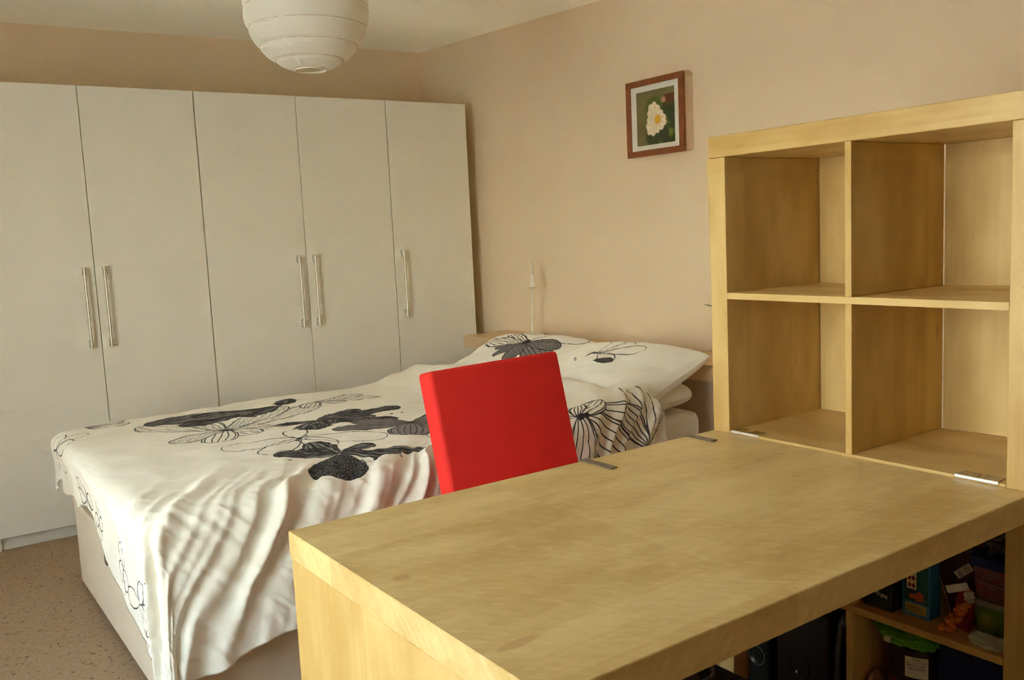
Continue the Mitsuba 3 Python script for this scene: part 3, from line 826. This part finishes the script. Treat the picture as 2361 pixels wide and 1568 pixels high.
thing('game_box', 'bright blue carton with yellow label and green panel on the low shelf', 'box')
P_ = [('carton', box(0.494, 0.558, 0.050, 0.095, Z1, Z1 + 0.20, 0.001), 'bright_blue'),
      ('green_panel', box(0.499, 0.5555, 0.0490, 0.0499, Z1 + 0.034, Z1 + 0.19, 0.0002), 'panel_green'),
      ('yellow_label', box(0.503, 0.550, 0.0488, 0.0499, Z1 + 0.008, Z1 + 0.029, 0.0002), 'label_yellow'),
      ('cream_strip', box(0.506, 0.5285, 0.0480, 0.0489, Z1 + 0.062, Z1 + 0.19, 0.0002), 'label_cream')]
for n_, m_, k_ in P_:
    add('game_box__' + n_, m_, k_)
for r_ in range(4):
    for c_ in range(2):
        add('game_box__symbol', crumple((0.5125 + 0.0095 * c_, 0.0478, Z1 + 0.071 + 0.0165 * r_), (0.0034, 0.0006, 0.005), 60 + r_ * 2 + c_, 0.3, 2), 'crimson')
for k_, (dx_, dz_, s_) in enumerate(((0.516, 0.046, 0.0055), (0.526, 0.047, 0.006), (0.536, 0.050, 0.0085), (0.532, 0.041, 0.005), (0.541, 0.043, 0.005))):
    add('game_box__picture', crumple((dx_, 0.0487, Z1 + dz_), (s_, 0.0008, s_), 70 + k_, 0.35, 2), 'orange_print')
for k_ in range(3):
    add('game_box__text_line', box(0.507, 0.546, 0.0484, 0.0488, Z1 + 0.0125 + 0.005 * k_, Z1 + 0.0139 + 0.005 * k_, 0.0001), 'maroon_dark')


def tilted(m, deg, point):
    return rot(m, [0, 1, 0], deg, point)


pv = [0.590, 0.07, Z1]
thing('sweets_box', 'dark maroon flat box with a small barcode sticker leaning on the low shelf', 'box')
add('sweets_box__carton', tilted(box(0.590, 0.684, 0.088, 0.108, Z1, Z1 + 0.158, 0.001), -19, pv), 'maroon_dark')
add('sweets_box__edge', tilted(box(0.5892, 0.592, 0.0872, 0.109, Z1, Z1 + 0.157, 0.0005), -19, pv), 'pouch_tan')
st = [box(-0.021, 0.021, 0.0868, 0.0876, -0.0085, 0.0085, 0.0001)]
bars = []
for k_ in range(9):
    x_ = 0.000 + 0.0021 * k_
    bars.append(box(x_, x_ + (0.0012 if k_ % 3 else 0.0006), 0.0864, 0.0868, -0.007, 0.007, 0))
sq = box(-0.015, -0.003, 0.0864, 0.0868, -0.007, 0.007, 0)
for n_, m_, k_ in (('sticker', st[0], 'print_white'), ('barcode', concat(*bars), 'print_grey'), ('sticker_patch', sq, 'sticker_lilac')):
    m_ = rot(m_, [0, 1, 0], -42, [0, 0.087, 0])
    m_.apply_translation([0.611, 0, Z1 + 0.119])
    add('sweets_box__' + n_, m_, k_)
thing('red_carton', 'small crimson carton with open white flap behind the bag of orange sweets', 'box')
pv2 = [0.6345, 0.06, Z1]
add('red_carton__body', tilted(box(0.598, 0.634, 0.058, 0.084, Z1, Z1 + 0.084, 0.0008), 12, pv2), 'crimson')
add('red_carton__flap', rot(box(0.590, 0.640, 0.057, 0.060, Z1 + 0.081, Z1 + 0.097, 0.0005), [0, 1, 0], -24, [0.61, 0.06, Z1 + 0.086]), 'print_white')
thing('sweet_bag', 'cone-shaped clear bag of orange sweets tied with a white top', 'bag')
rg = np.random.default_rng(5)
ax0, ax1 = np.array([0.604, 0.030, Z1 + 0.006]), np.array([0.640, 0.050, Z1 + 0.072])
for k_ in range(38):
    s_ = rg.random() ** 1.1
    rad_ = 0.0165 * (1 - 0.75 * s_)
    a_ = rg.random() * 2 * np.pi
    c_ = ax0 + (ax1 - ax0) * s_ + np.array([math.cos(a_) * rad_, math.sin(a_) * rad_, 0.3 * rad_ * math.cos(a_)])
    c_[2] = max(c_[2], Z1 + 0.0065)
    add('sweet_bag__sweet', crumple(c_, (0.0068, 0.0062, 0.0060), 100 + k_, 0.16, 2), 'candy_orange', True)
add('sweet_bag__tie', crumple(ax1 + np.array([0.003, 0.0, 0.010]), (0.0085, 0.007, 0.011), 150, 0.7, 4, 1.0, 3.0), 'tissue_white', True)
thing('green_tub', 'green plastic food tub with frosted lid at the right of the low shelf', 'tub')
add('green_tub__body', taper_box(0.638, 0.732, 0.065, 0.20, Z1, Z1 + 0.066, 0.008), 'tub_green', 40)
add('green_tub__lid', taper_box(0.633, 0.735, 0.060, 0.205, Z1 + 0.0662, Z1 + 0.079, 0.001), 'lid_frost', 40)
thing('clear_tub', 'see-through food tub with blue lid and pink contents, stacked on the green tub', 'tub')
add('clear_tub__body', taper_box(0.638, 0.732, 0.065, 0.20, Z1 + 0.0795, Z1 + 0.148, 0.005), 'tub_clear', 40)
add('clear_tub__band', taper_box(0.650, 0.727, 0.0635, 0.10, Z1 + 0.112, Z1 + 0.118, 0.0003), 'cloth_pink', 40)
add('clear_tub__lid', taper_box(0.633, 0.735, 0.060, 0.205, Z1 + 0.1482, Z1 + 0.168, 0.001), 'lid_blue', 40)
labels['plastic_bag'] = {'label': 'crumpled clear plastic bag on top of the blue lid', 'category': 'bag'}
add('plastic_bag', crumple((0.685, 0.13, Z1 + 0.205), (0.034, 0.055, 0.034), 200, 0.5, 5, 0.9, 2.6, Z1 + 0.1685), 'cellophane', True)
labels['paper_scrap'] = {'label': 'crumpled pale paper at the front edge of the low shelf', 'category': 'paper'}
add('paper_scrap', crumple((0.690, 0.034, Z1 + 0.008), (0.031, 0.020, 0.010), 210, 0.55, 5, 0.8, 3.0, Z1), 'tissue_white', 20)

# lower right compartment
thing('chocolate_tub', 'dark tub of chocolate bites with a white label in the bottom compartment', 'tub')
TC, TR, TA = np.array([0.497, 0.118, 0.0]), 0.064, math.radians(-66)
add('chocolate_tub__body', lathe([[0, Z0], [TR - 0.005, Z0], [TR - 0.003, Z0 + 0.004], [TR, 0.318], [0, 0.318]], TC, sections=56), 'tub_dark', 30)
add('chocolate_tub__wrap', lathe([[TR - 0.003, Z0 + 0.015], [TR - 0.0018, Z0 + 0.0155], [TR + 0.0004, 0.2395], [TR - 0.001, 0.240]], TC, sections=56), 'tub_print', 30)
add('chocolate_tub__lid', lathe([[0, 0.3184], [TR + 0.004, 0.3184], [TR + 0.005, 0.320], [TR + 0.005, 0.329], [TR + 0.002, 0.331], [0, 0.331]], TC, sections=56), 'black_plastic', 30)


def wrap(m, off=0.0):
    """Bends a mesh drawn in the plane (x along the rim, y = depth, z up) around the tub."""
    m = m.subdivide_to_size(0.004) if len(m.faces) < 200 else m.copy()
    v = np.array(m.vertices)
    a = TA + v[:, 0] / TR
    r = TR + 0.0006 + off - v[:, 1]
    m.vertices = np.stack([TC[0] + r * np.cos(a), TC[1] + r * np.sin(a), v[:, 2]], 1)
    return m


add('chocolate_tub__label', wrap(box(-0.024, 0.024, -0.0006, 0.0, 0.256, 0.304, 0)), 'print_white')
tx = [lettering('ROCKY ROAD', 0.0043, (-0.0195, -0.0006, 0.2825), 0, True, 0.0004), lettering('MINI BITES', 0.0043, (-0.0165, -0.0006, 0.2750), 0, True, 0.0004),
      lettering('- - -', 0.003, (-0.007, -0.0006, 0.2675), 0, False, 0.0004)]
for k_ in range(3):
    tx.append(box(-0.009, 0.009, -0.0010, -0.0006, 0.2965 + 0.0022 * k_, 0.2973 + 0.0022 * k_, 0))
tx.append(box(-0.020, 0.020, -0.0010, -0.0006, 0.2915, 0.2921, 0))
add('chocolate_tub__label_text', concat(*[wrap(q_) for q_ in tx]), 'print_grey')
for k_ in range(10):
    add('chocolate_tub__picture', wrap(crumple((0.004 + 0.0115 * (k_ % 4) - 0.02 * (k_ // 8), -0.0004, 0.245 - 0.013 * (k_ // 3)), (0.008, 0.0012, 0.007), 230 + k_, 0.35, 3)), 'chocolate', True)
thing('snack_bag', 'shiny bright green snack bag lying on the chocolate tub', 'bag')
add('snack_bag__bag', crumple((0.502, 0.085, 0.3465), (0.068, 0.062, 0.0165), 240, 0.45, 5, 0.85, 2.4, 0.3315), 'bag_green', True)
add('snack_bag__label', rot(box(0.470, 0.486, 0.0195, 0.0215, 0.338, 0.356, 0.0002), [1, 0, 0], -25, [0.47, 0.02, 0.347]), 'tissue_white')
labels['navy_box'] = {'label': 'plain navy blue box beside the chocolate tub', 'category': 'box'}
add('navy_box', box(0.574, 0.733, 0.060, 0.30, Z0, 0.355, 0.0015), 'navy_card')
labels['brown_pouch'] = {'label': 'small brown pouch squeezed left of the chocolate tub', 'category': 'pouch'}
add('brown_pouch', crumple((0.4205, 0.06, Z0 + 0.092), (0.0095, 0.035, 0.090), 250, 0.12, 4, 0.8, 1.6, Z0), 'pouch_tan', True)

# bottom left compartment: loudspeakers
thing('loudspeaker', 'small black desktop loudspeaker with round driver next to the left panel', 'loudspeaker')
add('loudspeaker__cabinet', box(0.056, 0.124, 0.052, 0.17, Z0, 0.228, 0.004), 'black_matt')
ring = trimesh.creation.torus(0.0255, 0.0018, major_sections=48, minor_sections=8)
ring.apply_transform(trimesh.transformations.rotation_matrix(math.pi / 2, [1, 0, 0]))
ring.apply_translation([0.085, 0.0515, 0.150])
add('loudspeaker__driver_ring', ring, 'print_grey', True)
add('loudspeaker__driver_cone', lathe([[0, 0.000], [0.008, 0.001], [0.010, -0.004], [0.023, 0.002], [0.024, -0.001], [0, -0.006]], (0.085, 0.0505, 0.150), (0, -1, 0), 36), 'black_plastic', 30)
scene['led_glow'] = {'type': 'diffuse', 'reflectance': {'type': 'rgb', 'value': [0.3, 0.35, 0.1]}}
led = lathe([[0, 0.0012], [0.0014, 0.0008], [0.002, 0], [0.002, -0.002], [0, -0.002]], (0.079, 0.0517, 0.094), (0, -1, 0), 14)
put('loudspeaker__indicator_light', {**mikit.ply(led, 'led_glow', 40), 'emitter': {'type': 'area', 'radiance': {'type': 'rgb', 'value': [0.05, 0.06, 0.012]}}})
thing('subwoofer', 'black box-shaped subwoofer in the bottom left compartment', 'loudspeaker')
add('subwoofer__cabinet', box(0.134, 0.292, 0.070, 0.34, Z0, 0.315, 0.004), 'black_plastic')
ring = trimesh.creation.torus(0.030, 0.0022, major_sections=56, minor_sections=8)
ring.apply_transform(trimesh.transformations.rotation_matrix(math.pi / 2, [1, 0, 0]))
ring.apply_translation([0.205, 0.0695, 0.160])
add('subwoofer__port_ring', ring, 'black_gloss', True)
add('subwoofer__badge', crumple((0.196, 0.0692, 0.142), (0.003, 0.001, 0.004), 3, 0.2, 2), 'print_white')
thing('speaker_pod', 'glossy black rounded speaker pod next to the middle divider', 'loudspeaker')
pod = [[0, 0], [0.026, 0.0], [0.030, 0.010], [0.038, 0.07], [0.041, 0.13], [0.039, 0.20], [0.030, 0.265], [0.015, 0.295], [0, 0.30]]
add('speaker_pod__shell', lathe(pod, (0.342, 0.085, Z0), sections=48), 'black_gloss', 40)
add('speaker_pod__trim_ring', lathe([[0.0385, 0.098], [0.042, 0.099], [0.042, 0.104], [0.0385, 0.105]], (0.342, 0.085, Z0), sections=48), 'black_matt', 40)

# under the desk
thing('computer_case', 'black computer case lying flat on the floor under the desk', 'computer')
add('computer_case__housing', box(0.07, 0.50, -0.74, -0.285, 0.008, 0.30, 0.003), 'black_matt')
for x_ in (0.10, 0.47):
    for y_ in (-0.70, -0.32):
        add('computer_case__foot', box(x_ - 0.012, x_ + 0.012, y_ - 0.012, y_ + 0.012, 0.0, 0.0078, 0.001), 'black_plastic')
thing('headphones', 'dark headphones lying on the black computer case', 'headphones')
hx, hy, hz = 0.245, -0.375, 0.3005
band = [[hx + 0.065 * math.cos(a), hy + 0.055 * math.sin(a), hz + 0.012] for a in np.linspace(-0.6, math.pi + 0.6, 50)]
add('headphones__band', tube(band, 0.007), 'cable_dark', 40)
for a in (-0.6, math.pi + 0.6):
    add('headphones__ear_pad', crumple((hx + 0.065 * math.cos(a), hy + 0.055 * math.sin(a) - 0.012, hz + 0.0245), (0.022, 0.020, 0.0225), 260, 0.12, 3), 'cable_dark', True)
